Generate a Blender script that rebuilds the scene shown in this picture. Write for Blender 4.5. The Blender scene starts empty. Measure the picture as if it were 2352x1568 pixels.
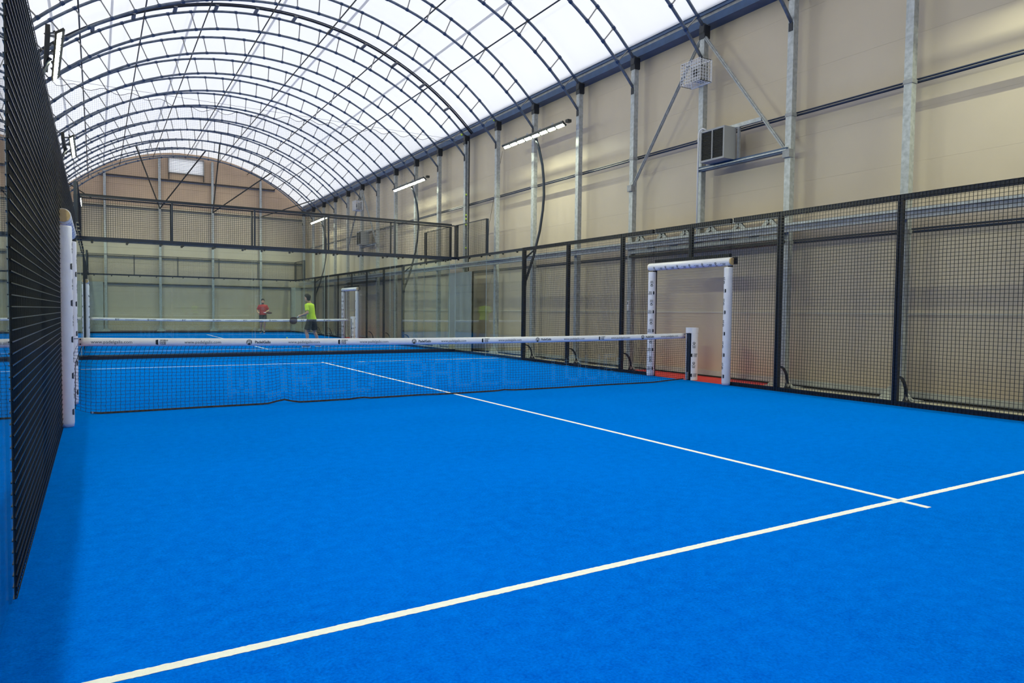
import bpy, bmesh, math, random
from mathutils import Vector, Matrix
random.seed(7)
PI = math.pi
S = bpy.context.scene
COL = S.collection

# ------------------------------------------------------------------ camera, sky, exposure
CAM = Vector((.3126, .3986, 1.2522)); YAW, PITCH, ROLL, FPX = .5405, -.0416, .0112, 1592.33
cd = bpy.data.cameras.new('camera'); cam = bpy.data.objects.new('camera', cd); COL.objects.link(cam)
cd.sensor_width = 36; cd.lens = FPX / 2352 * 36; cd.clip_start = .02; cd.clip_end = 300
_f = Vector((math.sin(YAW) * math.cos(PITCH), math.cos(YAW) * math.cos(PITCH), math.sin(PITCH)))
_r = Vector((math.cos(YAW), -math.sin(YAW), 0)); _u = _r.cross(_f)
_x = math.cos(ROLL) * _r + math.sin(ROLL) * _u; _y = -math.sin(ROLL) * _r + math.cos(ROLL) * _u
cam.matrix_world = Matrix(((_x.x, _y.x, -_f.x, CAM.x), (_x.y, _y.y, -_f.y, CAM.y), (_x.z, _y.z, -_f.z, CAM.z), (0, 0, 0, 1)))
S.camera = cam
w = bpy.data.worlds.new('world'); S.world = w; w.use_nodes = True
bg = w.node_tree.nodes['Background']; bg.inputs[0].default_value = (.97, .98, 1, 1); bg.inputs[1].default_value = 2.08
LED_STRENGTH = 440.0
vs = S.view_settings; vs.view_transform = 'Standard'; vs.look = 'None'; vs.exposure = 0.06; vs.gamma = 1; vs.use_curve_mapping = False
cy = S.cycles; cy.use_denoising = True; cy.max_bounces = 12; cy.diffuse_bounces = 4; cy.glossy_bounces = 4
cy.transparent_max_bounces = 48; cy.sample_clamp_indirect = 6.0; cy.caustics_reflective = False; cy.caustics_refractive = False

# ------------------------------------------------------------------ materials
def new_mat(name):
    m = bpy.data.materials.new(name); m.use_nodes = True
    nt = m.node_tree; return m, nt, nt.nodes, nt.links, nt.nodes['Principled BSDF']
def mat(name, c, rough=.5, metal=0., var=.0, scale=8., bump=0., bscale=60., spec=.5, c2=None):
    m, nt, n, l, p = new_mat(name)
    p.inputs['Roughness'].default_value = rough; p.inputs['Metallic'].default_value = metal
    p.inputs['Specular IOR Level'].default_value = spec
    tc = n.new('ShaderNodeTexCoord')
    if var or c2:
        no = n.new('ShaderNodeTexNoise'); no.inputs['Scale'].default_value = scale; no.inputs['Detail'].default_value = 5
        l.new(tc.outputs['Object'], no.inputs['Vector'])
        mx = n.new('ShaderNodeMix'); mx.data_type = 'RGBA'
        a = tuple(max(0, v * (1 - var)) for v in c) + (1,); b = (tuple(c2) if c2 else tuple(min(1, v * (1 + var)) for v in c)) + (1,)
        mx.inputs[6].default_value = a; mx.inputs[7].default_value = b
        rp = n.new('ShaderNodeMapRange'); rp.inputs[1].default_value = .3; rp.inputs[2].default_value = .7
        l.new(no.outputs[0], rp.inputs[0]); l.new(rp.outputs[0], mx.inputs[0]); l.new(mx.outputs[2], p.inputs['Base Color'])
    else:
        p.inputs['Base Color'].default_value = tuple(c) + (1,)
    if bump:
        nb = n.new('ShaderNodeTexNoise'); nb.inputs['Scale'].default_value = bscale; nb.inputs['Detail'].default_value = 3
        l.new(tc.outputs['Object'], nb.inputs['Vector'])
        bp = n.new('ShaderNodeBump'); bp.inputs['Strength'].default_value = bump; bp.inputs['Distance'].default_value = .01
        l.new(nb.outputs[0], bp.inputs['Height']); l.new(bp.outputs[0], p.inputs['Normal'])
    return m
def turf_mat():
    m, nt, n, l, p = new_mat('blue_turf'); p.inputs['Roughness'].default_value = .85; p.inputs['Specular IOR Level'].default_value = .0
    p.inputs['Sheen Weight'].default_value = .8; p.inputs['Sheen Roughness'].default_value = .4; p.inputs['Sheen Tint'].default_value = (.0, .5, .95, 1)
    tc = n.new('ShaderNodeTexCoord')
    f = n.new('ShaderNodeTexNoise'); f.inputs['Scale'].default_value = 80; f.inputs['Detail'].default_value = 4; f.inputs['Roughness'].default_value = .7
    g = n.new('ShaderNodeTexNoise'); g.inputs['Scale'].default_value = .9; g.inputs['Detail'].default_value = 4
    s = n.new('ShaderNodeTexNoise'); s.inputs['Scale'].default_value = 6; s.inputs['Detail'].default_value = 8; s.inputs['Roughness'].default_value = .75
    for q in (f, g, s): l.new(tc.outputs['Object'], q.inputs['Vector'])
    r1 = n.new('ShaderNodeMapRange'); r1.inputs[1].default_value = .25; r1.inputs[2].default_value = .75; l.new(f.outputs[0], r1.inputs[0])
    m1 = n.new('ShaderNodeMix'); m1.data_type = 'RGBA'; m1.inputs[6].default_value = (.0, .055, .58, 1); m1.inputs[7].default_value = (.0, .200, 1.0, 1)
    l.new(r1.outputs[0], m1.inputs[0])
    h = n.new('ShaderNodeTexNoise'); h.inputs['Scale'].default_value = 13; h.inputs['Detail'].default_value = 5; h.inputs['Roughness'].default_value = .65; l.new(tc.outputs['Object'], h.inputs['Vector'])
    ad = n.new('ShaderNodeMath'); ad.operation = 'MULTIPLY_ADD'; ad.inputs[1].default_value = 1.1; ad.inputs[2].default_value = -.55; l.new(h.outputs[0], ad.inputs[0])
    a2 = n.new('ShaderNodeMath'); a2.operation = 'ADD'; a2.use_clamp = True; l.new(r1.outputs[0], a2.inputs[0]); l.new(ad.outputs[0], a2.inputs[1]); l.new(a2.outputs[0], m1.inputs[0])
    r2 = n.new('ShaderNodeMapRange'); r2.inputs[1].default_value = .35; r2.inputs[2].default_value = .7; r2.inputs[3].default_value = 0; r2.inputs[4].default_value = .35
    l.new(g.outputs[0], r2.inputs[0])
    m2 = n.new('ShaderNodeMix'); m2.data_type = 'RGBA'; m2.inputs[7].default_value = (.0, .165, .96, 1)
    l.new(r2.outputs[0], m2.inputs[0]); l.new(m1.outputs[2], m2.inputs[6])
    r3 = n.new('ShaderNodeMapRange'); r3.inputs[1].default_value = .70; r3.inputs[2].default_value = .82; r3.inputs[3].default_value = 0; r3.inputs[4].default_value = .30
    l.new(s.outputs[0], r3.inputs[0])
    m3 = n.new('ShaderNodeMix'); m3.data_type = 'RGBA'; m3.inputs[7].default_value = (.25, .45, .75, 1)
    l.new(r3.outputs[0], m3.inputs[0]); l.new(m2.outputs[2], m3.inputs[6]); l.new(m3.outputs[2], p.inputs['Base Color'])
    b = n.new('ShaderNodeBump'); b.inputs['Strength'].default_value = .5; b.inputs['Distance'].default_value = .006
    l.new(f.outputs[0], b.inputs['Height']); l.new(b.outputs[0], p.inputs['Normal'])
    return m
def glass_mat(name, tint):
    m = bpy.data.materials.new(name); m.use_nodes = True; nt = m.node_tree; n = nt.nodes; l = nt.links; n.clear()
    o = n.new('ShaderNodeOutputMaterial'); t = n.new('ShaderNodeBsdfTransparent'); t.inputs[0].default_value = tint + (1,)
    g = n.new('ShaderNodeBsdfGlossy'); g.inputs['Roughness'].default_value = .0; g.inputs[0].default_value = (1, 1, 1, 1)
    ge = n.new('ShaderNodeNewGeometry'); d = n.new('ShaderNodeVectorMath'); d.operation = 'DOT_PRODUCT'
    l.new(ge.outputs['Incoming'], d.inputs[0]); l.new(ge.outputs['Normal'], d.inputs[1])
    a = n.new('ShaderNodeMath'); a.operation = 'ABSOLUTE'; l.new(d.outputs['Value'], a.inputs[0])
    s = n.new('ShaderNodeMath'); s.operation = 'SUBTRACT'; s.inputs[0].default_value = 1; l.new(a.outputs[0], s.inputs[1])
    p = n.new('ShaderNodeMath'); p.operation = 'POWER'; p.inputs[1].default_value = 5; l.new(s.outputs[0], p.inputs[0])
    q = n.new('ShaderNodeMath'); q.operation = 'MULTIPLY_ADD'; q.inputs[1].default_value = .955; q.inputs[2].default_value = .045; l.new(p.outputs[0], q.inputs[0])
    mx = n.new('ShaderNodeMixShader'); l.new(q.outputs[0], mx.inputs[0]); l.new(t.outputs[0], mx.inputs[1]); l.new(g.outputs[0], mx.inputs[2])
    l.new(mx.outputs[0], o.inputs[0]); return m
def membrane_mat(name, ct, cdiff, k):
    m = bpy.data.materials.new(name); m.use_nodes = True; nt = m.node_tree; n = nt.nodes; l = nt.links; n.clear()
    o = n.new('ShaderNodeOutputMaterial'); t = n.new('ShaderNodeBsdfTranslucent'); t.inputs[0].default_value = ct + (1,)
    d = n.new('ShaderNodeBsdfDiffuse'); d.inputs[0].default_value = cdiff + (1,)
    mx = n.new('ShaderNodeMixShader'); mx.inputs[0].default_value = k; l.new(d.outputs[0], mx.inputs[1]); l.new(t.outputs[0], mx.inputs[2])
    l.new(mx.outputs[0], o.inputs[0]); return m
def emit_mat(name, c, s):
    m = bpy.data.materials.new(name); m.use_nodes = True; nt = m.node_tree; n = nt.nodes; n.clear()
    o = n.new('ShaderNodeOutputMaterial'); e = n.new('ShaderNodeEmission'); e.inputs[0].default_value = c + (1,); e.inputs[1].default_value = s
    nt.links.new(e.outputs[0], o.inputs[0]); return m

M = dict(
    turf=turf_mat(), line=mat('white_line', (.88, .88, .86), .8, var=.04, scale=40, bump=.15, bscale=200, spec=.2),
    slab=mat('cream_concrete', (.50, .46, .34), .7, var=.12, scale=3), red=mat('red_carpet', (.60, .035, .03), .9, var=.2, scale=60, bump=.4, bscale=300),
    panel=mat('beige_wall_panel', (.56, .475, .355), .45, var=.03, scale=1.3, bump=.06, bscale=120),
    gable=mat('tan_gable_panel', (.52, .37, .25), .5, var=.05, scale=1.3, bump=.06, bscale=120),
    trim=mat('pale_trim', (.62, .58, .48), .5), skirt=mat('grey_skirting', (.50, .52, .48), .6, var=.1), rubber=mat('black_rubber', (.01, .011, .012), .7),
    galv=mat('galvanised_steel', (.42, .445, .45), .42, .25, var=.22, scale=14, bump=.05, bscale=80),
    galv_dull=mat('dull_galvanised', (.30, .31, .315), .5, .25, var=.2, scale=10),
    blue=mat('blue_steel', (.030, .075, .17), .4, .1, var=.15, scale=5), tube=mat('blue_grey_tube', (.13, .155, .19), .42, .25, var=.25, scale=12),
    strut=mat('grey_strut', (.25, .245, .235), .5, .2, var=.2), clamp=mat('blue_clamp', (.022, .048, .115), .4), girt=mat('girt_paint', (.012, .022, .048), .3), dark=mat('dark_steel', (.018, .022, .03), .45, .2),
    navy=mat('navy_fence_paint', (.0045, .011, .027), .42, 0, var=.15, scale=6), wire=mat('black_wire', (.006, .009, .014), .3, spec=.7),
    cord=mat('black_net_cord', (.006, .007, .012), .8), paint=mat('pale_cord_paint', (.09, .20, .31), .8), hem=mat('dark_net_hem', (.018, .016, .013), .7, var=.5, scale=30, c2=(.06, .05, .035)),
    hang=mat('hanging_net_cord', (.014, .013, .013), .8), pvc=mat('white_pvc', (.80, .80, .82), .38, var=.03, scale=10, bump=.35, bscale=16),
    pad=mat('white_padding', (.82, .81, .83), .42, var=.03, scale=10, bump=.5, bscale=12), foam=mat('tan_foam', (.60, .42, .20), .9, var=.1, scale=40),
    ink=mat('black_print', (.012, .018, .025), .55), ink2=mat('grey_print', (.07, .09, .11), .55), white=mat('white_paint', (.8, .8, .8), .5), steel=mat('bright_steel', (.6, .6, .6), .3, .8),
    glass=glass_mat('court_glass', (.945, .970, .962)), edge=mat('glass_edge', (.55, .64, .60), .25), grey=mat('grey_sheet', (.30, .325, .305), .6, var=.1, scale=2),
    conc=mat('grey_concrete', (.42, .45, .44), .8, var=.12, scale=3), black=mat('black_plastic', (.012, .012, .013), .5), acgrey=mat('grey_casing', (.34, .34, .33), .5),
    led=emit_mat('led_light', (.94, 1, .72), LED_STRENGTH), lamp=mat('lamp_housing', (.035, .037, .032), .5), ball=mat('yellow_felt', (.62, .85, .03), .9),
    membrane=membrane_mat('white_membrane', (.93, .935, .945), (.88, .88, .88), .42), shade_line=membrane_mat('membrane_shade_line', (.74, .74, .75), (.7, .7, .7), .42),  # white membrane, and a less translucent copy for its painted shadow lines
    louvre=membrane_mat('louvre_blade', (.9, .92, .95), (.8, .82, .86), .5),
    skin=mat('skin', (.52, .30, .21), .5), hair=mat('dark_hair', (.012, .009, .007), .6), yellow=mat('yellow_shirt', (.60, .84, .05), .75, var=.06, scale=12),
    redshirt=mat('red_shirt', (.42, .025, .03), .75, var=.1, scale=12), shorts=mat('black_shorts', (.012, .014, .018), .75), shoe=mat('dark_shoe', (.03, .035, .05), .6), sock=mat('white_trim', (.75, .75, .75), .6),
    racket=mat('maroon_racket', (.055, .014, .016), .4), grip=mat('white_grip', (.75, .75, .72), .6), printw=mat('pale_print', (.55, .40, .40), .7),
)

# ------------------------------------------------------------------ mesh helpers
class MB:
    def __init__(s): s.v = []; s.f = []; s.mi = []
    def add(s, vs, fs, k=0):
        b = len(s.v); s.v += [tuple(v) for v in vs]
        for f in fs: s.f.append(tuple(b + i for i in f)); s.mi.append(k)
    def box(s, x0, x1, y0, y1, z0, z1, k=0):
        s.add([(x, y, z) for z in (z0, z1) for y in (y0, y1) for x in (x0, x1)],
              [(0, 2, 3, 1), (4, 5, 7, 6), (0, 1, 5, 4), (2, 6, 7, 3), (0, 4, 6, 2), (1, 3, 7, 5)], k)
    def bar(s, a, b, wd, ht, k=0, up=(0, 0, 1)):
        a = Vector(a); b = Vector(b); d = (b - a).normalized(); up = Vector(up)
        if abs(d.dot(up)) > .98: up = Vector((1, 0, 0))
        sx = d.cross(up).normalized() * wd / 2; sy = sx.cross(d).normalized() * ht / 2
        s.add([p + q for p in (a, b) for q in (-sx - sy, sx - sy, sx + sy, -sx + sy)],
              [(0, 1, 2, 3), (7, 6, 5, 4), (0, 4, 5, 1), (1, 5, 6, 2), (2, 6, 7, 3), (3, 7, 4, 0)], k)
    def tube(s, pts, r, n=8, k=0, cap=True):
        pts = [Vector(p) for p in pts]; m = len(pts); rr = r if isinstance(r, (list, tuple)) else [r] * m
        prev = None; base = len(s.v)
        for i, p in enumerate(pts):
            d = (pts[min(i + 1, m - 1)] - pts[max(i - 1, 0)]).normalized()
            if prev is None:
                u = d.cross(Vector((0, 0, 1)));
                if u.length < .05: u = d.cross(Vector((1, 0, 0)))
            else: u = prev - d * prev.dot(d)
            u.normalize(); prev = u; v = d.cross(u)
            for j in range(n):
                a = 2 * PI * j / n + PI / 4; s.v.append(tuple(p + (u * math.cos(a) + v * math.sin(a)) * rr[i]))
        for i in range(m - 1):
            for j in range(n):
                j2 = (j + 1) % n
                s.f.append((base + i * n + j, base + i * n + j2, base + (i + 1) * n + j2, base + (i + 1) * n + j)); s.mi.append(k)
        if cap:
            s.f.append(tuple(base + j for j in reversed(range(n)))); s.mi.append(k)
            s.f.append(tuple(base + (m - 1) * n + j for j in range(n))); s.mi.append(k)
    def prism(s, poly, axis, a, b, k=0):       # poly 2D in the two other axes, extruded along axis
        def P(q, t):
            return {0: (t, q[0], q[1]), 1: (q[0], t, q[1]), 2: (q[0], q[1], t)}[axis]
        n = len(poly); s.add([P(q, t) for t in (a, b) for q in poly],
              [tuple(range(n))[::-1], tuple(range(n, 2 * n))] + [(i, (i + 1) % n, n + (i + 1) % n, n + i) for i in range(n)], k)
    def sphere(s, c, r, nu=10, nv=6, k=0):
        rx, ry, rz = r if isinstance(r, (tuple, list)) else (r, r, r); b = len(s.v); c = Vector(c)
        s.v.append((c.x, c.y, c.z - rz))
        for i in range(1, nv):
            t = -PI / 2 + PI * i / nv
            for j in range(nu):
                a = 2 * PI * j / nu; s.v.append((c.x + rx * math.cos(t) * math.cos(a), c.y + ry * math.cos(t) * math.sin(a), c.z + rz * math.sin(t)))
        s.v.append((c.x, c.y, c.z + rz)); top = len(s.v) - 1
        for j in range(nu):
            j2 = (j + 1) % nu; s.f.append((b, b + 1 + j2, b + 1 + j)); s.mi.append(k)
            for i in range(nv - 2):
                q = b + 1 + i * nu; s.f.append((q + j, q + j2, q + nu + j2, q + nu + j)); s.mi.append(k)
            q = b + 1 + (nv - 2) * nu; s.f.append((q + j, q + j2, top)); s.mi.append(k)
    def loft(s, rings, n=16, k=0):             # rings: (centre, rx, ry), horizontal ellipses
        b = len(s.v)
        for c, rx, ry in rings:
            for j in range(n):
                a = 2 * PI * j / n; s.v.append((c[0] + rx * math.cos(a), c[1] + ry * math.sin(a), c[2]))
        m = len(rings)
        for i in range(m - 1):
            for j in range(n):
                j2 = (j + 1) % n; s.f.append((b + i * n + j, b + i * n + j2, b + (i + 1) * n + j2, b + (i + 1) * n + j)); s.mi.append(k)
        s.f.append(tuple(b + j for j in reversed(range(n)))); s.mi.append(k); s.f.append(tuple(b + (m - 1) * n + j for j in range(n))); s.mi.append(k)
    def mesh(s, name, mats, smooth=False):
        me = bpy.data.meshes.new(name); me.from_pydata(s.v, [], s.f)
        for m in (mats if isinstance(mats, (list, tuple)) else [mats]): me.materials.append(m)
        me.polygons.foreach_set('material_index', s.mi)
        if smooth: me.polygons.foreach_set('use_smooth', [True] * len(s.f))
        me.update(); return me
    def obj(s, name, mats, parent=None, loc=(0, 0, 0), smooth=False, **kw):
        return put(name, s.mesh(name, mats, smooth), parent, loc, **kw)
def put(name, me, parent=None, loc=(0, 0, 0), rz=0., kind=None, label=None, cat=None, group=None, rot=None):
    o = bpy.data.objects.new(name, me); COL.objects.link(o); o.parent = parent; o.location = loc
    o.rotation_euler = rot if rot else (0, 0, rz)
    tag(o, label, cat, group, kind); return o
def tag(o, label=None, cat=None, group=None, kind=None):
    for k, v in (('label', label), ('category', cat), ('group', group), ('kind', kind)):
        if v: o[k] = v
def thing(name, label, cat, loc=(0, 0, 0), rz=0., group=None):
    return put(name, None, None, loc, rz, None, label, cat, group)
def struct(name, mb, mats, parent=None, **kw): return mb.obj(name, mats, parent, kind='structure' if parent is None else None, **kw)
def copy_tree(o, parent=None):
    c = o.copy(); COL.objects.link(c); c.parent = parent
    for ch in o.children: copy_tree(ch, c)
    return c
ORD = ['first', 'second', 'third', 'fourth', 'fifth', 'sixth', 'seventh', 'eighth', 'ninth', 'tenth', 'eleventh', 'twelfth', 'thirteenth', 'fourteenth', 'fifteenth', 'sixteenth',
       'seventeenth', 'eighteenth', 'nineteenth', 'twentieth', 'twenty-first', 'twenty-second']
BOX = lambda *a, k=0: (lambda m: (m.box(*a, k=k), m)[1])(MB())

# ------------------------------------------------------------------ dimensions
XR = 9.98; XL = 0.0; HT = 2.96; HT2 = 3.95; Y2 = 20.42        # court right and left planes, fence heights, start of the far court
AC = (4.84, 1.148); RO, RI, RM = 8.28, 7.83, 8.50             # roof arch centre and radii
COLX = 10.70; WALLX = 11.05; LCOLX = 2 * AC[0] - COLX; LWALLX = 2 * AC[0] - WALLX
PITCHY = 2.07; COLY = [6.36 + PITCHY * k for k in range(-3, 18)]   # wall columns and arches
YN, YF = -.7, 42.0                                             # near and far gable walls
def arc(r, deg): a = math.radians(deg); return (AC[0] + r * math.cos(a), AC[1] + r * math.sin(a))

# ------------------------------------------------------------------ hall shell
b = MB(); b.box(LWALLX - .3, WALLX + .3, YN - .3, YF + .3, -.3, -.012); struct('floor', b, M['slab'])
joints = [0.10, 1.30, 2.52, 3.62, 4.42, 5.55, 6.62, 7.04]
for nm, x0, x1 in (('wall_right', WALLX, WALLX + .12), ('wall_left', LWALLX - .12, LWALLX)):
    b = MB(); b.box(x0 + .05, x1 + .05 if nm == 'wall_right' else x1 - .05, YN, YF, -.012, 7.04)
    if nm == 'wall_left': b = BOX(x0, x1 - .05, YN, YF, -.012, 7.04)
    wl = struct(nm, b, M['panel'])
    for i in range(len(joints) - 1):
        z0, z1 = joints[i], joints[i + 1]
        BOX(x0, x1, YN, YF, z0 + (.012 if i == 1 else .0007), z1 - .0007).obj('wall_panel', M['panel'], wl)
    xi = x0 if nm == 'wall_right' else x1; sg = -1 if nm == 'wall_right' else 1
    BOX(min(xi, xi + sg * .012), max(xi, xi + sg * .012), YN, YF, 1.293, 1.318).obj('joint_trim', M['trim'], wl)
    BOX(min(xi, xi + sg * .03), max(xi, xi + sg * .03), YN, YF, .022, .115).obj('baseboard_' + nm[5:], M['skirt'], None, kind='structure')
    BOX(min(xi, xi + sg * .045), max(xi, xi + sg * .045), YN, YF, -.012, .022).obj('floor_gasket', M['rubber'], wl)
def gable_strip(z0, z1, y0, y1, hole=False):
    def xs(z):
        if z <= AC[1] + RM * math.sin(math.radians(46.1)): return LWALLX, WALLX
        h = math.sqrt(max(0, RM ** 2 - (z - AC[1]) ** 2)); return AC[0] - h, AC[0] + h
    b = MB()
    def piece(za, zb, clip=None):
        n = 8 if zb > 6.9 else 1; L = []; R = []
        for i in range(n + 1):
            z = za + (zb - za) * i / n; a, c = xs(z); L.append((clip[0] if clip and clip[0] else a, z)); R.append((clip[1] if clip and clip[1] else c, z))
        b.prism(R + L[::-1], 1, y0, y1)
    h0, h1, hx0, hx1 = 8.56, 9.32, 3.73, 5.45                  # daylight opening behind the louvre
    if not hole or z1 <= h0 or z0 >= h1: piece(z0, z1)
    else:
        if z0 < h0: piece(z0, h0)
        if z1 > h1: piece(h1, z1)
        for cl in ((None, hx0), (hx1, None)): piece(max(z0, h0), min(z1, h1), cl)
    return b
gj = [0.1, 1.30, 2.52, 3.62, 4.42, 5.55, 6.62, 7.7, 8.75, 9.63]
for nm, y0, y1 in (('wall_far', YF, YF + .12), ('wall_near', YN - .12, YN)):
    b = gable_strip(-.012, 9.63, *((y0 + .05, y1 + .05) if nm == 'wall_far' else (y0 - .05, y1 - .05)), nm == 'wall_far')
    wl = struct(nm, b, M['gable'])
    for i in range(len(gj) - 1):
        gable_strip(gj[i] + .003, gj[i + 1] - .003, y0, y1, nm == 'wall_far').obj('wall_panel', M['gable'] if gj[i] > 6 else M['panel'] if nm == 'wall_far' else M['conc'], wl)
# roof membrane
b = MB(); N = 72; A0, A1 = 46.1, 133.9
for y in (YN - .1, YF + .1):
    for i in range(N + 1):
        x, z = arc(RM, A0 + (A1 - A0) * i / N); b.v.append((x, y, z))
for i in range(N): b.f.append((i, i + 1, N + 2 + i, N + 1 + i)); b.mi.append(0)
roof = struct('ceiling', b, M['membrane'], smooth=True)
for a in (62, 78.2, 90, 104.5, 118.9, 128.7):  # shadow lines from above the membrane, put in as darker strips
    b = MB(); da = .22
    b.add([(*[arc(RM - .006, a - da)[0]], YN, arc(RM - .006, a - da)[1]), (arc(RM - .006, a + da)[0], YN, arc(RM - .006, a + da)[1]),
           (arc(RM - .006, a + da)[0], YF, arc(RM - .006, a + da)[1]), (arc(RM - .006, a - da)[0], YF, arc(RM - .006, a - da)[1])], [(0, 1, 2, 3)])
    b.obj('membrane_shade_line', M['shade_line'], roof)

# ------------------------------------------------------------------ roof arches
def make_arch():
    t = thing('roof_arch', 'x', 'roof truss', (AC[0], 0, AC[1]), 0, 'arched roof trusses over both courts')
    def P(r, d, y=0): a = math.radians(d); return (r * math.cos(a), y, r * math.sin(a))
    b = MB(); b.tube([P(RO, 44.6 + 90.8 * i / 44) for i in range(45)], .032, 8); b.obj('outer_chord', M['tube'], t, smooth=True)
    b = MB(); b.tube([P(RI, 41.0 + 98 * i / 44) for i in range(45)], .032, 8); b.obj('inner_chord', M['tube'], t, smooth=True)
    cl = MB(); me = None
    b = MB(); b.tube([(RI, 0, 0), (RO, 0, 0)], .016, 6); sm = b.mesh('strut', M['strut'])
    k = 0; d = 46.3
    while d < 134:
        o = put('strut', sm, t); o.rotation_euler = (0, -math.radians(d), 0)
        for r in (RI, RO):
            cl.tube([P(r, d - .24), P(r, d + .24)], .041, 8)
        d += 3.98
    cl.obj('chord_clamps', M['clamp'], t, kind='stuff')
    for sx in (1, -1):
        b = MB(); x = RO * math.cos(math.radians(44.6)) * sx; z = RO * math.sin(math.radians(44.6))
        b.prism([(x - .05 * sx, z + .05), (x + .12 * sx, z + .02), (x + .12 * sx, z - .22), (x - .01 * sx, z - .25), (x - .06 * sx, z - .12)], 1, -.06, .06)
        b.obj('spring_bracket', M['dark'], t)
    return t
arch0 = make_arch()
for i, y in enumerate(COLY):
    a = arch0 if i == 0 else copy_tree(arch0)
    a.location.y = y; k = len(COLY) - 1 - i
    a['label'] = 'blue steel ladder arch under the white roof, %s from the far gable' % ORD[k] if k else 'blue steel ladder arch right against the far gable'
b = MB(); b.tube([(arc(RO + .03, 44.6 + 90.8 * i / 48)[0], 20.48, arc(RO + .03, 44.6 + 90.8 * i / 48)[1]) for i in range(49)], .03, 8)
for ch in list(a.children):                  # the last arch is only a rim against the gable
    if ch.name.split('.')[0] in ('inner_chord', 'strut', 'chord_clamps'): bpy.data.objects.remove(ch)
kt = thing('clamping_arch', 'thin black second arch clipped beside the truss over the net', 'roof rail', (0, 0, 0))
b.obj('rail', M['dark'], kt, smooth=True)
cb = MB(); cb.tube([(arc(RO + .055, 44.6 + 90.8 * i / 48)[0], 20.42, arc(RO + .055, 44.6 + 90.8 * i / 48)[1]) for i in range(49)], .018, 6); cb.obj('keder_strip', M['dark'], kt)
for i in range(12):
    d = 52 + 7.1 * i; p = arc(RO + .02, d); b = MB(); b.bar((p[0], 20.44, p[1]), (p[0], 20.85, p[1]), .09, .03); b.obj('connector', M['strut'], kt)
for i, d in enumerate((58.3, 69.5, 80.7, 91.9, 103.1, 114.3, 125.5)):
    b = MB(); x, z = arc(RO - .045, d); b.tube([(x, YN, z), (x, YF, z)], .018, 6)
    o = b.obj('roof_purlin', M['dark'], None, label='dark roof tie rod running the length of the hall, %s from the right eave' % ORD[i], cat='tie rod', group='longitudinal roof rods')
for sx, nm in ((1, 'right'), (-1, 'left')):
    def X(x): return AC[0] + sx * (x - AC[0])
    t = thing('eave_beam', 'blue folded steel eave beam along the top of the %s wall' % nm, 'beam')
    def bx(x0, x1, z0, z1): a, c = sorted((X(x0), X(x1))); return BOX(a, c, YN, YF, z0, z1)
    bx(10.78, 11.14, 7.00, 7.15).obj('lower_flange', M['blue'], t)
    bx(10.80, 11.14, 7.15, 7.22).obj('web', M['galv_dull'], t)
    bx(10.77, 11.14, 7.22, 7.29).obj('upper_flange', M['blue'], t)
    b = MB(); b.tube([(X(10.76), YN, 7.31), (X(10.76), YF, 7.31)], .025, 8); b.obj('keder_tube', M['dark'], t)

# ------------------------------------------------------------------ wall columns, girts, braces
def make_column():
    t = thing('wall_column', 'x', 'column', (0, 0, 0), 0, None)
    BOX(0, .12, -.06, .06, .0, 7.0).obj('shaft', M['galv'], t)
    BOX(-.012, .132, -.075, .075, 6.72, 6.98).obj('cap_plate', M['dark'], t)
    b = MB(); z = -.012
    b.prism([(-.26, z), (.28, z), (.28, z + .02), (.11, .2), (-.09, .2), (-.26, z + .02)], 0, -.03, .0); b.prism([(-.03, z), (.05, z), (.05, z + .02)], 1, -.2, -.19)
    b.box(-.12, .25, -.26, .28, z, z + .02); b.obj('base_plate', M['skirt'], t)
    for zz in (4.75, 2.53):
        BOX(-.008, .13, -.07, .07, zz - .03, zz + .03).obj('girt_clamp', M['galv_dull'], t)
    BOX(-.014, .0, -.04, .04, 6.18, 6.32).obj('chord_cleat', M['dark'], t)
    return t
col0 = make_column(); first = True
SHORT = {5: 1, 15: 1}
for side, sx in (('right', 1), ('left', -1)):
    for i, y in enumerate(COLY):
        k = len(COLY) - 1 - i
        c = col0 if first else copy_tree(col0); first = False
        c.location = (COLX if sx > 0 else LCOLX, y, 0)
        if sx < 0: c.rotation_euler = (0, 0, PI)
        c['label'] = 'galvanised steel column on the %s wall, %s from the far end' % (side, ORD[k]); c['group'] = 'columns along the %s wall' % side
        if side == 'right' and i in SHORT:     # stands on the truss above the passage
            sh = BOX(0, .12, -.06, .06, 2.62, 7.0).mesh('shaft', M['galv'])
            for ch in list(c.children):
                if ch.name.startswith('shaft'): ch.data = sh
                if ch.name.startswith('base_plate') or (ch.name.startswith('girt_clamp') and min(v.co.z for v in ch.data.vertices) < 3): bpy.data.objects.remove(ch)
for side, sx in (('right', 1), ('left', -1)):
    X = lambda x: AC[0] + sx * (x - AC[0])
    for z, wd in ((4.75, 'upper'), (2.53, 'lower')):
        t = thing('wall_girt', '%s dark horizontal girt tube fixed across the %s wall columns' % (wd, side), 'girt', (0, 0, 0), 0, 'wall girts')
        for nm, zz, r in (('tube', z, .022), ('tube', z + .042, .016)):
            b = MB(); b.tube([(X(10.86), YN, zz), (X(10.86), YF, zz)], r, 6); b.obj(nm, M['girt'], t)
    t = thing('silver_rail', 'bright galvanised guide rail running behind the %s side fence' % side, 'rail')
    for z0, z1, d in ((2.70, 2.745, .07), (2.755, 2.80, .05), (2.81, 2.855, .07)):
        a, c = sorted((X(10.62 - d + .02), X(10.69))); BOX(a, c, YN, YF, z0, z1).obj('rail_profile', M['galv'], t)
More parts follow.
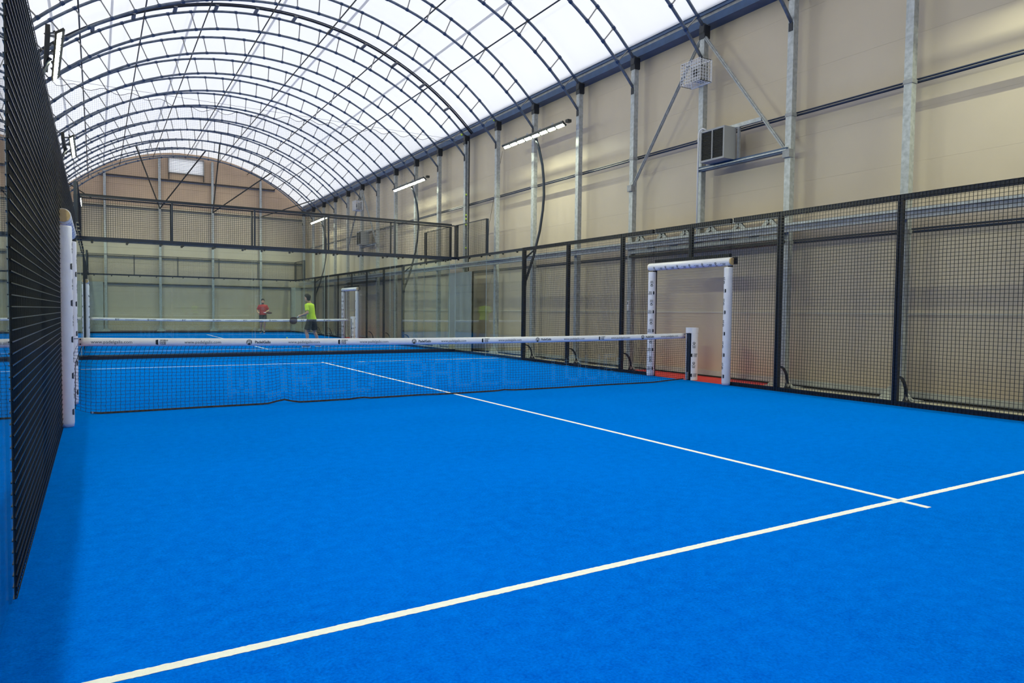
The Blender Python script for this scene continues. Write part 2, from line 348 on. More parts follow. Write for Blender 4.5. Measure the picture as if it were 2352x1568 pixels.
def services(i5, where):
    y0 = COLY[i5]; yb, yf = y0 - PITCHY, y0 + PITCHY; x = COLX - .03
    for (ya, za, yc, zc, nm) in ((y0 + .05, 6.75, yf, 4.08, 'far'), (y0 - .05, 6.75, yb, 4.08, 'near')):
        t = thing('diagonal_brace', 'galvanised brace on the %s side of the caged speaker column, %s' % (nm, where), 'brace', (0, 0, 0), 0, 'wall bracing')
        b = MB(); b.bar((x + .06, ya, za), (x + .06, yc, zc), .05, .05, up=(1, 0, 0)); b.obj('bar', M['galv'], t)
        b = MB(); b.bar((x + .03, ya, za), (x + .03, yc, zc), .015, .02, up=(1, 0, 0)); b.obj('rib', M['galv_dull'], t)
        BOX(x - .02, x + .1, yc - .07, yc + .07, zc - .07, zc + .07).obj('gusset', M['galv_dull'], t)
    t = thing('passage_truss', 'galvanised lattice truss bridging the wall columns above the doorway, %s' % where, 'truss')
    BOX(x - .02, x + .1, yb, yf, 2.98, 3.05).obj('top_chord', M['galv'], t); BOX(x - .02, x + .1, yb, yf, 2.60, 2.68).obj('bottom_chord', M['galv'], t)
    n = 6; 
    for j in range(n):
        ya = yb + (yf - yb) * j / n; ym = yb + (yf - yb) * (j + .5) / n; yc = yb + (yf - yb) * (j + 1) / n
        for p, q in (((ya + .03, 2.68), (ym, 2.98)), ((ym, 2.98), (yc - .03, 2.68))):
            b = MB(); b.bar((x + .04, p[0], p[1]), (x + .04, q[0], q[1]), .07, .05, up=(1, 0, 0)); b.obj('web_bar', M['galv'], t)
    BOX(x + .0, x + .12, yb, yf, 2.52, 2.57).obj('head_channel', M['dark'], t)
    # air unit on its frame
    t = thing('unit_frame', 'steel channel frame carrying the air heater between two columns, %s' % where, 'frame')
    BOX(x, x + .09, yb, y0, 4.10, 4.19).obj('lower_channel', M['blue'], t); BOX(x - .025, x + .0, yb, y0, 4.13, 4.155).obj('channel_lip', M['galv'], t)
    BOX(x + .02, x + .08, yb + .58, y0, 4.78, 4.85).obj('upper_channel', M['galv'], t); BOX(x + .02, x + .06, y0 - 1.0, y0 - .95, 4.19, 4.78).obj('upright', M['galv_dull'], t)
    t = thing('air_heater', 'grey boxed air heater with black louvred front beside a column, %s' % where, 'heater', (COLX - .30, y0 - .60, 4.19))
    BOX(.03, .32, -.30, .30, 0, .60).obj('casing', M['acgrey'], t); BOX(.0, .03, -.30, .30, 0, .035).obj('front_frame', M['acgrey'], t); BOX(.0, .03, -.30, .30, .565, .60).obj('front_frame', M['acgrey'], t)
    for yy in (-.30, .27, -.012): BOX(0, .03, yy, yy + (.03 if abs(yy) > .1 else .024), .035, .565).obj('front_frame', M['acgrey'], t)
    BOX(.024, .031, -.27, .27, .035, .565).obj('dark_core', M['black'], t)
    fin = MB(); fin.add([(.002, -.27, 0), (.002, .27, 0), (.022, .27, .012), (.022, -.27, .012)], [(0, 1, 2, 3), (3, 2, 1, 0)]); fm = fin.mesh('louvre', M['galv_dull'])
    for j in range(20): put('louvre', fm, t, (0, 0, .045 + j * .0262))
    t = thing('conduit', 'thin white conduit pipe bent over at the top beside the heater, %s' % where, 'pipe')
    b = MB(); yy = y0 - .02; b.tube([(x - .03, yy, 2.75), (x - .03, yy, 4.82), (x - .03, yy - .03, 4.9), (x - .02, yy - .1, 4.93), (x - .0, yy - .17, 4.89)], .014, 8); b.obj('pipe', M['white'], t, smooth=True)
    # wire cage with a speaker inside
    t = thing('speaker_cage', 'white wire cage bolted high on the braced column, %s' % where, 'cage', (COLX - .32, y0 - .02, 5.80))
    b = MB(); X0, X1, Ya, Yb, Z1 = 0, .30, -.26, .26, .42
    for yy in [Ya + (Yb - Ya) * j / 8 for j in range(9)]: b.bar((X0, yy, 0), (X0, yy, Z1), .008, .008); b.bar((X0, yy, 0), (X1, yy, 0), .008, .008); b.bar((X0, yy, Z1), (X1, yy, Z1), .008, .008)
    for zz in [Z1 * j / 7 for j in range(8)]:
        b.bar((X0, Ya, zz), (X0, Yb, zz), .008, .008)
        for yy in (Ya, Yb): b.bar((X0, yy, zz), (X1, yy, zz), .008, .008)
    for xx in (.075, .15, .225):
        for yy in (Ya, Yb): b.bar((xx, yy, 0), (xx, yy, Z1), .008, .008)
        b.bar((xx, Ya, 0), (xx, Yb, 0), .008, .008); b.bar((xx, Ya, Z1), (xx, Yb, Z1), .008, .008)
    b.obj('wire_grid', M['white'], t, kind='stuff')
    b = MB()
    for p, q in (((X1, Ya, 0), (X1, Yb, 0)), ((X1, Ya, Z1), (X1, Yb, Z1)), ((X1, Ya, 0), (X1, Ya, Z1)), ((X1, Yb, 0), (X1, Yb, Z1))): b.bar(p, q, .025, .025)
    b.obj('rear_frame', M['white'], t)
    t = thing('speaker', 'pale grey loudspeaker inside the white wire cage, %s' % where, 'speaker', (COLX - .22, y0 - .04, 5.86))
    b = MB(); b.prism([(0, -.13), (.17, -.09), (.17, .09), (0, .13)], 2, 0, .27); b.obj('cabinet', M['acgrey'], t)
    b = MB(); b.tube([(-.012, -.02, .14), (.0, -.02, .14)], .07, 14); b.obj('cone', M['black'], t)
services(5, 'over the near court'); services(15, 'over the far court')
# small things on the right wall
b = MB(); b.box(COLX - .03, COLX, COLY[6] - .03, COLY[6] + .03, 1.33, 1.55); o = b.obj('wall_sensor', M['white'], None, label='small white sensor box on a column beside the mesh fence', cat='sensor')
BOX(COLX - .032, COLX - .03, COLY[6] - .012, COLY[6] + .012, 1.47, 1.52).obj('sensor_window', M['black'], o)
for i, (x0, x1, y0, y1, z1, lb) in enumerate(((10.42, 10.48, 19.72, 21.42, 2.54, 'tall grey metal sheet standing outside the right corner where the courts meet'),
                                  (.02, .64, 41.78, 41.88, 2.62, 'tall grey slab against the far gable at the left'), (10.1, 10.66, 41.74, 41.86, 2.58, 'tall grey slab in the far right corner of the hall'))):
    t = thing('metal_sheet', lb, 'panel', ((x0 + x1) / 2, (y0 + y1) / 2, -.012), 0, 'tall grey panels'); dx, dy = (x1 - x0) / 2, (y1 - y0) / 2
    BOX(-dx, dx, -dy, dy, 0, z1).obj('sheet', M['grey'] if i == 0 else M['conc'], t); (BOX(-dx - .012, dx, -dy, -dy + .05, 0, z1) if i == 0 else BOX(-dx - .02, -dx + .03, -dy - .01, dy, 0, z1)).obj('edge_strip', M['galv_dull'], t)
b = MB(); b.box(10.03, 10.98, 8.28, 12.55, -.012, -.002); b.obj('red_carpet', M['red'], None, label='strip of red carpet laid outside the near doorway', cat='carpet')
b = MB(); b.box(10.03, 10.98, 8.28 + Y2, 12.55 + Y2, -.012, -.002); b.obj('red_carpet', M['red'], None, label='strip of red carpet outside the far court doorway', cat='carpet')
b = MB(); b.box(-.98, -.05, 7.6, 12.4, -.012, -.002); b.obj('red_carpet', M['red'], None, label='red carpet seen through the black mesh on the left', cat='carpet')

# ------------------------------------------------------------------ far gable fittings
for i, x in enumerate((.76, 3.28, 5.88, 8.41)):
    zt = AC[1] + math.sqrt(RO ** 2 - (x - AC[0]) ** 2) - .05
    t = thing('gable_column', 'galvanised column on the far gable, %s from the left' % ORD[i], 'column', (x, 41.80, 0), 0, 'columns on the far gable')
    BOX(-.06, .06, 0, .12, 0, zt).obj('shaft', M['galv'], t)
    b = MB(); b.prism([(-.24, -.012), (.24, -.012), (.24, .02), (.09, .2), (-.09, .2), (-.24, .02)], 1, -.04, 0); b.obj('base_plate', M['skirt'], t)
for z, lb in ((8.12, 'dark girt crossing the far gable just below the louvre'), (6.52, 'dark girt crossing the far gable behind the hanging net'), (2.55, 'low dark girt across the far gable seen through the glass'), (3.95, 'dark girt across the far gable above the far glass wall')):
    t = thing('gable_girt', lb, 'girt', (0, 41.9, z), 0, 'girts on the far gable'); hw = 6.0 if z < 7 else math.sqrt(RO ** 2 - (z - AC[1]) ** 2) - .1
    b = MB(); b.tube([(AC[0] - hw, 0, 0), (AC[0] + hw, 0, 0)], .03, 6); b.obj('tube', M['dark'], t)
    b = MB(); b.tube([(AC[0] - hw, .0, -.07), (AC[0] + hw, .0, -.07)], .02, 6); b.obj('tube', M['blue'], t)
t = thing('gable_brace', 'pair of dark braces meeting at the second gable column', 'brace', (0, 0, 0), 0, 'raking gable braces'); t2 = thing('gable_brace', 'pair of dark braces meeting at the third gable column', 'brace', (0, 0, 0), 0, 'raking gable braces')
for tt, xc, tops in ((t, 3.28, ((1.9, 35.4), (5.0, 37.4))), (t2, 5.88, ((5.35, 35.4), (8.1, 37.4)))):
    for xt, yt in tops:
        zt = AC[1] + math.sqrt(RI ** 2 - (xt - AC[0]) ** 2); b = MB(); b.tube([(xc, 41.72, 6.55), (xt, yt, zt)], .032, 8); b.obj('strut', M['dark'], tt)
t = thing('gable_brace', 'single dark brace rising to the right eave near the far gable', 'brace', (0, 0, 0), 0, 'raking gable braces')
b = MB(); b.tube([(8.4, 41.7, 6.5), (10.3, 37.5, 7.1)], .03, 8); b.obj('strut', M['dark'], t)
t = thing('gable_louvre', 'bright slatted louvre window high in the far gable', 'louvre', (4.59, 41.93, 8.58))
b = MB(); b.add([(-.86, .1, -.02), (.86, .1, -.02), (.86, .1, .74), (-.86, .1, .74)], [(0, 1, 2, 3)]); b.obj('frosted_pane', M['louvre'], t)
for a in ((-.88, -.84, -.06, .06, -.04, .76), (.84, .88, -.06, .06, -.04, .76), (-.88, .88, -.06, .06, -.06, -.02), (-.88, .88, -.06, .06, .74, .78)): BOX(*a).obj('frame', M['galv_dull'], t)
sl = MB(); sl.bar((-.84, 0, 0), (.84, 0, 0), .03, .016); sm = sl.mesh('slat', M['blue'])
for j in range(9): put('slat', sm, t, (0, -.01, .05 + j * .079))
for xx in (-.86, .86): BOX(xx - .02, xx + .02, -.04, .02, -.40, -.06).obj('support', M['dark'], t)

# ------------------------------------------------------------------ flat print: lettering and emblems
_txt = {}
def text2d(s, bold=False):
    if (s, bold) in _txt: return _txt[(s, bold)]
    c = bpy.data.curves.new('lettering', 'FONT'); c.body = s; c.align_x = 'CENTER'; c.align_y = 'CENTER'; c.resolution_u = 2
    if bold: c.offset = .022
    o = bpy.data.objects.new('lettering', c); COL.objects.link(o); dg = bpy.context.evaluated_depsgraph_get()
    me = bpy.data.meshes.new_from_object(o.evaluated_get(dg)); r = ([(v.co.x, v.co.y) for v in me.vertices], [tuple(p.vertices) for p in me.polygons])
    bpy.data.objects.remove(o); bpy.data.curves.remove(c); bpy.data.meshes.remove(me)
    if r[0]:                                   # normalise: centre, cap height kept by font size 1
        xs = [v[0] for v in r[0]]; ys = [v[1] for v in r[0]]; mx = (min(xs) + max(xs)) / 2
        r = ([(v[0] - mx, v[1]) for v in r[0]], r[1])
    _txt[(s, bold)] = r; return r
class Flat:
    def __init__(s): s.v = []; s.f = []
    def add(s, vf, sc=1., dx=0., dy=0., rot=0., sx=1.):
        b = len(s.v); c, q = math.cos(rot), math.sin(rot)
        for x, y in vf[0]:
            x, y = x * sc * sx, y * sc; s.v.append((c * x - q * y + dx, q * x + c * y + dy))
        s.f += [tuple(b + i for i in f) for f in vf[1]]
    def width(s): xs = [v[0] for v in s.v]; return max(xs) - min(xs)
def emblem():                                  # six-sided ring with PG inside and a filled lower rhomb
    v = []; f = []
    H = [(math.sin(k * PI / 3), math.cos(k * PI / 3)) for k in range(6)]
    for k in range(6):
        a, c = H[k], H[(k + 1) % 6]
        if k == 3: t0, t1 = .0, .85
        elif k == 0: t0, t1 = .12, 1.
        else: t0, t1 = 0, .93
        p = (a[0] + (c[0] - a[0]) * t0, a[1] + (c[1] - a[1]) * t0); q = (a[0] + (c[0] - a[0]) * t1, a[1] + (c[1] - a[1]) * t1); n = len(v)
        v += [p, q, (q[0] * .80, q[1] * .80), (p[0] * .80, p[1] * .80)]; f.append((n, n + 3, n + 2, n + 1))
    n = len(v); v += [(-.45, -.42), (0, -.16), (.45, -.42), (0, -.95)]; f.append((n, n + 3, n + 2, n + 1))
    n = len(v); v += [(-.07, .82), (.07, .82), (.07, -.1), (-.07, -.1)]; f.append((n, n + 3, n + 2, n + 1))
    fl = Flat(); fl.add((v, f)); fl.add(text2d('P', True), .78, -.42, .08); fl.add(text2d('G', True), .78, .42, .08); return fl.v, fl.f
EMB = emblem()
def door_mark():
    fl = Flat(); fl.add(([(-.5, -.8), (.35, -1), (.35, 1), (-.5, .8)], [(0, 1, 2, 3)])); return fl.v, fl.f
def logo_pg():
    fl = Flat(); fl.add(EMB, .5, -1.45, 0); t = text2d('PadelGalis', True); fl.add(t, .62, .75, 0); return fl
def logo_tour(stack=True):
    fl = Flat(); fl.add(door_mark(), .48, -.55, 0)
    for i, s in enumerate(('WORLD', 'PADEL', 'TOUR')):
        t = text2d(s, True); wd = max(v[0] for v in t[0]) - min(v[0] for v in t[0]); fl.add(t, .36, -.12 + wd * .18, .33 - i * .33)
    return fl
def logo_web():
    fl = Flat(); fl.add(text2d('www.padelgalis.com'), .62, 0, .0); return fl
def logo_pg_side():
    fl = Flat(); fl.add(EMB, .42, 0, .55); fl.add(text2d('Padel', True), .42, 0, -.15); fl.add(text2d('Galis', True), .42, 0, -.55); return fl
def flat_mesh(fl, sc, fn, m, name):
    me = bpy.data.meshes.new(name); me.from_pydata([fn(x * sc, y * sc) for x, y in fl.v], [], fl.f); me.materials.append(m); me.update(); return me
LW, LP, LT, LS = logo_web(), logo_pg(), logo_tour(), logo_pg_side()
LP1, LP2, LT1, LT2 = Flat(), Flat(), Flat(), Flat()
LP1.add(EMB, .5, -1.45, 0); LP2.add(text2d('PadelGalis', True), .62, .75, 0); LT1.add(door_mark(), .48, -.55, 0)
for i, q in enumerate(('WORLD', 'PADEL', 'TOUR')):
    tt = text2d(q, True); LT2.add(tt, .36, -.12 + (max(v[0] for v in tt[0]) - min(v[0] for v in tt[0])) * .18, .33 - i * .33)

# ------------------------------------------------------------------ court parts
_wm = {}
def wire_mesh(wd, ht, r=.0035, face=1):     # the horizontal wires lie on the court side
    key = (round(wd, 3), round(ht, 3), face)
    if key in _wm: return _wm[key]
    b = MB(); n = round(wd / .05); m = round(ht / .05)
    for i in range(n + 1): x = wd * i / n; b.tube([(x, 0, 0), (x, 0, ht)], r, 4, cap=False)
    for j in range(m + 1): z = ht * j / m; b.tube([(0, .0055 * face, z), (wd, .0055 * face, z)], r, 4, cap=False)
    _wm[key] = b.mesh('wire_mesh', M['wire']); return _wm[key]
_pane = {}
def pane(wd, ht):
    key = (round(wd, 3), round(ht, 3))
    if key in _pane: return _pane[key]
    b = MB(); t = .006
    b.add([(x, y, z) for z in (0, ht) for y in (-t, t) for x in (0, wd)], [(0, 1, 5, 4), (2, 6, 7, 3)], 0)
    n = len(b.v) - 8; b.f += [tuple(n + i for i in f) for f in ((0, 2, 3, 1), (4, 5, 7, 6), (0, 4, 6, 2), (1, 3, 7, 5))]; b.mi += [1] * 4
    _pane[key] = b.mesh('pane', [M['glass'], M['edge']]); return _pane[key]
def bracket_mesh():                            # arched rear foot with a triangular base, reaching out along +x
    b = MB(); pts = [(.03 + .21 * math.sin(a), 0, .40 - .30 * (1 - math.cos(a))) for a in [i * PI / 2 / 8 for i in range(9)]]
    for p, q in zip(pts, pts[1:]): b.bar(p, q, .03, .035, up=(0, 1, 0))
    b.prism([(.10, .02), (.36, .02), (.30, .05), (.255, .15), (.225, .15), (.18, .06)], 1, -.012, .012); b.box(.02, .38, -.04, .04, -.01, .02); return b.mesh('foot_bracket', M['navy'])
BRK = bracket_mesh()
_bm = Flat(); _bm.add(EMB, .035); BRKLOGO = flat_mesh(_bm, 1., lambda x, y: (.24 + x, -.0135, .085 + y), M['white'], 'foot_emblem')
def side_tf(side): return (XR, 1) if side == 'right' else (XL, -1)
def pad_logos(parent, r, h, face, cx=0., cy=0., z0=.12, step=.20, flip=1):
    """logos wrapped round an upright padded tube, centred on the direction face"""
    fn = lambda s, t: (cx + (r + .0015) * math.cos(face + flip * s / r), cy + (r + .0015) * math.sin(face + flip * s / r), flip * t)
    meA = flat_mesh(LS, .072, fn, M['ink'], 'printed_logo'); meB = flat_mesh(LT, .072, fn, M['ink'], 'printed_logo')
    z = z0; k = 0
    while z < h - .1:
        put('printed_logo', (meB, meA)[k % 2], parent, (0, 0, z)); z += step; k += 1

def court(y0, nm):
    near = nm == 'near'
    # turf and lines
    t = thing('court_turf', 'bright blue artificial turf of the %s court' % nm, 'turf', (0, y0, 0))
    BOX(XL - .03, XR + .03, -.03, 20.03, -.012, 0).obj('turf', M['turf'], t)
    def line(x0, x1, ya, yb, nm2, h=.0014):
        b = MB(); L = max(x1 - x0, yb - ya); n = int(L / .012) if near else 40; alongx = (x1 - x0) > (yb - ya); rnd = random.Random(3)
        for i in range(n + 1):
            s = i / n; j1, j2 = (rnd.uniform(-.002, .002) for _ in '12')
            if alongx: X = x0 + (x1 - x0) * s; b.v += [(X, ya + j1, 0), (X, yb + j2, 0), (X, ya + j1, h), (X, yb + j2, h)]
            else: Y = ya + (yb - ya) * s; b.v += [(x0 + j1, Y, 0), (x1 + j2, Y, 0), (x0 + j1, Y, h), (x1 + j2, Y, h)]
        for i in range(n):
            q = i * 4
            for f in ((q + 2, q + 3, q + 7, q + 6), (q, q + 2, q + 6, q + 4), (q + 1, q + 5, q + 7, q + 3)): b.f.append(f if alongx is False else f[::-1]); b.mi.append(0)
        b.f += [(0, 1, 3, 2), (4 * n, 4 * n + 2, 4 * n + 3, 4 * n + 1)]; b.mi += [0, 0]; b.obj(nm2, M['line'], t)
    line(0.02, XR - .02, 3.025, 3.075, 'service_line'); line(0.02, XR - .02, 16.925, 16.975, 'service_line'); line(4.975, 5.025, 2.85, 17.15, 'centre_line', .0022)
    # side fences
    for side in ('right', 'left'):
        x, sx = side_tf(side)
        def panel(ya, yb, z0, z1, lab, toprail=True, bottom=True, extra=()):
            p = thing('mesh_fence', lab, 'fence panel', (x, y0 + ya, 0), PI / 2, 'mesh panels of the %s court' % nm)
            put('wire_mesh', wire_mesh(yb - ya, z1 - z0, face=sx), p, (0, 0, z0), kind='stuff')
            L = yb - ya; ra, rb = (-.07, -.008) if sx > 0 else (.008, .07)
            if toprail: BOX(.037, L - .037, ra, rb, z1 - .075, z1).obj('top_rail', M['navy'], p)
            if bottom: BOX(.037, L - .037, ra, rb, z0, z0 + .065).obj('bottom_rail', M['navy'], p)
            return p
        names = [(4, 6, 'bay next to the near glass'), (6, 8, 'second bay out from the near glass'), (8, 9, 'narrow bay just before the doorway'),
                 (11, 12, 'narrow bay just past the doorway'), (12, 14, 'second bay beyond the doorway'), (14, 16, 'last bay before the far glass panes')]
        for ya, yb, d in names: panel(ya, yb, 0.0, HT, 'black mesh fence, %s court %s side, %s' % (nm, side, d))
        panel(9, 11, 2.28, HT, 'black wire mesh over the padded doorway on the %s of the %s court' % (side, nm))
        pd = {4: 'where the near glass ends', 6: 'first one past the near glass', 8: 'just before the doorway', 12: 'first one beyond the doorway', 14: 'second one beyond the doorway', 16: 'where the far glass begins'}
        for yp, d in pd.items():
            p = thing('fence_post', 'navy fence post, %s court %s side, %s' % (nm, side, d), 'post', (x, y0 + yp, 0), 0 if sx > 0 else PI, 'fence posts of the %s court' % nm)
            hw = .055 if yp in (4, 16) else .036
            BOX(.0062, .08, -hw, hw, 0, HT + .003).obj('post', M['navy'], p)
            fb = put('foot_bracket', BRK, p, (.08, 0, 0)); put('foot_emblem', BRKLOGO, fb)
        p = thing('fence_post', 'short navy post above the padded doorway on the %s of the %s court' % (side, nm), 'post', (x, y0 + 10, 2.3), 0, 'fence posts of the %s court' % nm)
        BOX(.0062 if sx > 0 else -.08, .08 if sx > 0 else -.0062, -.036, .036, 0, HT - 2.297).obj('post', M['navy'], p)
        # side glass
        for ya, lab in ((0, 'in the near corner'), (2, 'second from the near corner'), (16, 'second from the far corner'), (18, 'in the far corner')):
            g = thing('glass_screen', 'tall clear glass pane, %s court %s side, %s' % (nm, side, lab), 'glass panel', (x + sx * .006, y0 + ya, 0), PI / 2, 'side glass of the %s court' % nm)
            put('pane', pane(1.99, HT - .06), g, (.005, 0, -.008))
            ra, rb = (-.06, -.008) if sx > 0 else (.008, .06); BOX(0, 2, ra, rb, 0, .065).obj('bottom_rail', M['navy'], g); BOX(0, 2, ra, rb, HT - .065, HT).obj('top_rail', M['navy'], g)
            for u in (.25, 1.0, 1.75):
                b = MB(); b.tube([(u, sx * .012, HT - .085), (u, sx * .05, HT - .085)], .028, 8); b.obj('glass_clamp', M['black'], g)
        for ya, yb, lab in ((0, 2, 'near'), (18, 20, 'far')):
            p = panel(ya, yb, HT, HT2, 'raised black mesh wing above the glass in the %s %s corner of the %s court' % (lab, side, nm), False, False)
            L = 2; ra, rb = (-.07, -.008) if sx > 0 else (.008, .07); BOX(0, L, -.012, .012, HT2 - .02, HT2).obj('top_rail', M['navy'], p)
            for u in ((0, L) if True else ()): BOX(max(0, u - .07), min(L, u + .07), ra, rb, HT, HT2).obj('end_post', M['navy'], p)
        # doorway padding
        dw = thing('door_padding', 'white padded door surround with black logos on the %s of the %s court' % (side, nm), 'padding', (x, y0 + 10, 0), 0 if sx > 0 else PI)
        for yy in (-1, 1):
            BOX(.0, .06, yy * .97 - .03, yy * .97 + .03, 0, 2.26).obj('door_post', M['navy'], dw)
            b = MB(); rr = .078; n = 14
            b.tube([(-.03, yy * .985, .004), (-.03, yy * .985, .05), (-.03, yy * .985, 2.08), (-.03, yy * .985, 2.10)], [rr * .93, rr, rr, rr * .95], 18); s = b.obj('post_pad', M['pad'], dw, smooth=False)
            for pl in s.data.polygons: pl.use_smooth = len(pl.vertices) == 4
            pad_logos(s, rr, 2.0, (PI + (.75 if yy > 0 else -.45)) if sx > 0 else PI, -.03, yy * .985, .16, .19, flip=-1 if sx > 0 else 1)
        b = MB(); b.tube([(-.03, -1.05, 2.20), (-.03, 1.05, 2.20)], .075, 18); s = b.obj('lintel_pad', M['pad'], dw)
        for pl in s.data.polygons: pl.use_smooth = len(pl.vertices) == 4
        for yy in (-1.05, 1.05): b = MB(); b.tube([(-.03, yy, 2.20), (-.03, yy + (.02 if yy > 0 else -.02), 2.20)], .066, 16); b.obj('foam_end', M['foam'], s)
        BOX(.0, .07, -1.1, 1.1, 2.15, 2.28).obj('lintel', M['navy'], dw)
        k = 0; rr = .0765
        for j in range(12):
            yy = -.9 + j * .16; fl = (LT, LS)[j % 2]
            me = flat_mesh(fl, .06, lambda s_, t_, yy=yy: (-.03 - rr * math.cos(.75 - t_ / rr), yy - s_, 2.20 - rr * math.sin(.75 - t_ / rr)), M['ink'], 'printed_logo'); put('printed_logo', me, s)
        # net post and its pad
        p = thing('net_post', 'white padded net post with black logos on the %s of the %s court' % (side, nm), 'net post', (x + sx * .03, y0 + 10, 0), 0 if sx > 0 else PI)
        BOX(.0, .08, -.035, .035, 0, .96).obj('post', M['navy'], p)
        b = MB(); rr = .115; cxp = .085; arcN = 18; ring = []
        for i in range(arcN + 1):
            a = math.radians(-143 + 286 * i / arcN); ring.append((cxp + rr * math.cos(a), rr * math.sin(a)))
        inner = [(cxp + (q[0] - cxp) * .86, q[1] * .86) for q in ring]
        b.prism(ring + inner[::-1], 2, .004, 1.0); 
        s = b.obj('post_pad', M['pad'], p)
        b = MB(); b.tube([(cxp, 0, .90), (cxp, 0, 1.005)], rr + .004, 24); b.obj('pad_cap', M['pad'], s)
        BOX(-.045, -.0, -.02, .02, .02, .16).obj('winch', M['steel'], p)
        pad_logos(s, rr, .95, -PI / 2 - .45 if sx > 0 else PI / 2 + .45, cxp, 0, .10, .19)
    # back walls
    for yb, wl in ((0, 'near end'), (20, 'far end')):
        so = -1 if yb == 0 else 1
        for i in range(5):
            xa = i * (XR / 5); xb = (i + 1) * (XR / 5); L = xb - xa
            pos = ('leftmost', 'second from the left', 'middle', 'second from the right', 'rightmost')[i]
            g = thing('glass_screen', '%s tall glass pane in the %s wall of the %s court' % (pos, wl, nm), 'glass panel', (xa, y0 + yb + so * .006, 0), 0, 'end wall glass of the %s court' % nm)
            put('pane', pane(L - .012, HT - .12), g, (.006, 0, .06))
            BOX(0, L, -.03, .03, 0, .085).obj('bottom_rail', M['navy'], g); BOX(0, L, -.04, .04, HT - .07, HT + .005).obj('top_rail', M['navy'], g)
            for u in (.25, 1.0, 1.75):
                b = MB(); b.tube([(u, so * .012, HT - .095), (u, so * .05, HT - .095)], .03, 8); b.obj('glass_clamp', M['black'], g)
            p = thing('mesh_fence', '%s raised black mesh above the %s glass of the %s court' % (pos, wl, nm), 'fence panel', (xa, y0 + yb + so * .03, HT), 0, 'raised end mesh of the %s court' % nm)
            put('wire_mesh', wire_mesh(L, HT2 - HT), p, kind='stuff'); BOX(0, L, -.015, .015, HT2 - HT - .03, HT2 - HT).obj('top_rail', M['navy'], p)
            for u in (0, L): BOX(max(0, u - .02), min(L, u + .02), -.02, .02, 0, HT2 - HT).obj('end_post', M['navy'], p)
    # net
    t = thing('court_net', 'black cord net with white printed top band across the %s court' % nm, 'net', (0, y0 + 9.95, 0))
    def zt(x): return .905 - .045 * (1 - ((x - 5) / 5) ** 2)
    X0, X1 = .13, 9.86; b = MB(); n = 60; hb = .098
    def band_y(x, zz): return .0 + .004 * math.sin(x * 9 + zz * 30)
    for i in range(n + 1):
        x = X0 + (X1 - X0) * i / n; z = zt(x)
        for (yy, zz) in ((-.009, z - hb), (-.012, z - hb * .5), (-.009, z - .006), (0, z), (.009, z - .006), (.012, z - hb * .5), (.009, z - hb)): b.v.append((x, yy, zz))
    for i in range(n):
        for j in range(7): q = i * 7; j2 = (j + 1) % 7; b.f.append((q + j, q + 7 + j, q + 7 + j2, q + j2)); b.mi.append(0)
    b.f.append(tuple(range(7))); b.f.append(tuple(range(n * 7, n * 7 + 7))[::-1]); b.mi += [0, 0]
    tape = b.obj('top_band', M['pvc'], t, smooth=True)
    seq = ['W', 'T', 'W', 'P'] * 5; px = [.47, .99, 1.47, 2.14, 2.74, 3.26, 3.73, 4.46, 5.0, 5.54, 6.0, 6.64, 7.27, 7.85, 8.28, 8.91, 9.45]
    for s, x in zip(seq, px):
        for fl, sc, m, pn in {'W': ((LW, min(.085, .53 / LW.width()), M['ink2'], 'lettering'),), 'T': ((LT1, .068, M['ink'], 'door_mark'), (LT2, .068, M['ink'], 'lettering')), 'P': ((LP1, .078, M['ink'], 'emblem'), (LP2, .078, M['ink'], 'lettering'))}[s]:
          for fside in (-1, 1):
            me = flat_mesh(fl, sc, (lambda a, c, x=x: (x + a, -.0135, zt(x + a) - hb * .5 + c)) if fside < 0 else (lambda a, c, x=x: (x - a, .0135, zt(x) - hb * .5 + c)), m, pn); put(pn, me, tape)
    for x in (X0 + .02, X1 - .02):
        for dz in (.02, .075):
            b = MB(); b.tube([(x, -.016, zt(x) - dz), (x, -.008, zt(x) - dz)], .009, 10); b.obj('eyelet', M['black'], tape)
    # cords: a grid of knots, pushed about a little; cords inside the letters carry pale paint
    FONT = {'W': '10001 10001 10001 10101 10101 11011 10001', 'O': '01110 10001 10001 10001 10001 10001 01110', 'R': '11110 10001 10001 11110 10100 10010 10001', 'L': '10000 10000 10000 10000 10000 10000 11111',
            'D': '11110 10001 10001 10001 10001 10001 11110', 'P': '11110 10001 10001 11110 10000 10000 10000', 'A': '01110 10001 10001 11111 10001 10001 10001', 'E': '11111 10000 10000 11110 10000 10000 11111',
            'T': '11111 00100 00100 00100 00100 00100 00100', 'U': '10001 10001 10001 10001 10001 10001 01110'}
    word = 'WORLD PADEL TOUR'; wx0, pitch, wz0, wz1 = 1.75, .41, .10, .55
    def painted(x, z):
        i = (x - wx0) / pitch
        if i < 0 or i >= len(word) or word[int(i)] == ' ' or not wz0 < z < wz1: return 0
        c = (i - int(i)) / .82
        if c >= 1: return 0
        return int(FONT[word[int(i)]].split()[min(6, int((wz1 - z) / (wz1 - wz0) * 7))][int(c * 5)] == '1')
    nc, nr = 196, 19; xa, xb = .045, 9.93; b = MB()
    bumps = [(2.45, .045, .12), (3.53, .02, .06), (5.9, .012, .1), (4.4, .006, .3)]
    def zb(x): return .012 + sum(h * math.exp(-((x - c) / wd) ** 2) for c, h, wd in bumps) + (.04 * max(0, (x - 9.0)) if x > 9 else 0) + (.12 * ((.35 - x) / .35) ** 2 if x < .35 else 0)
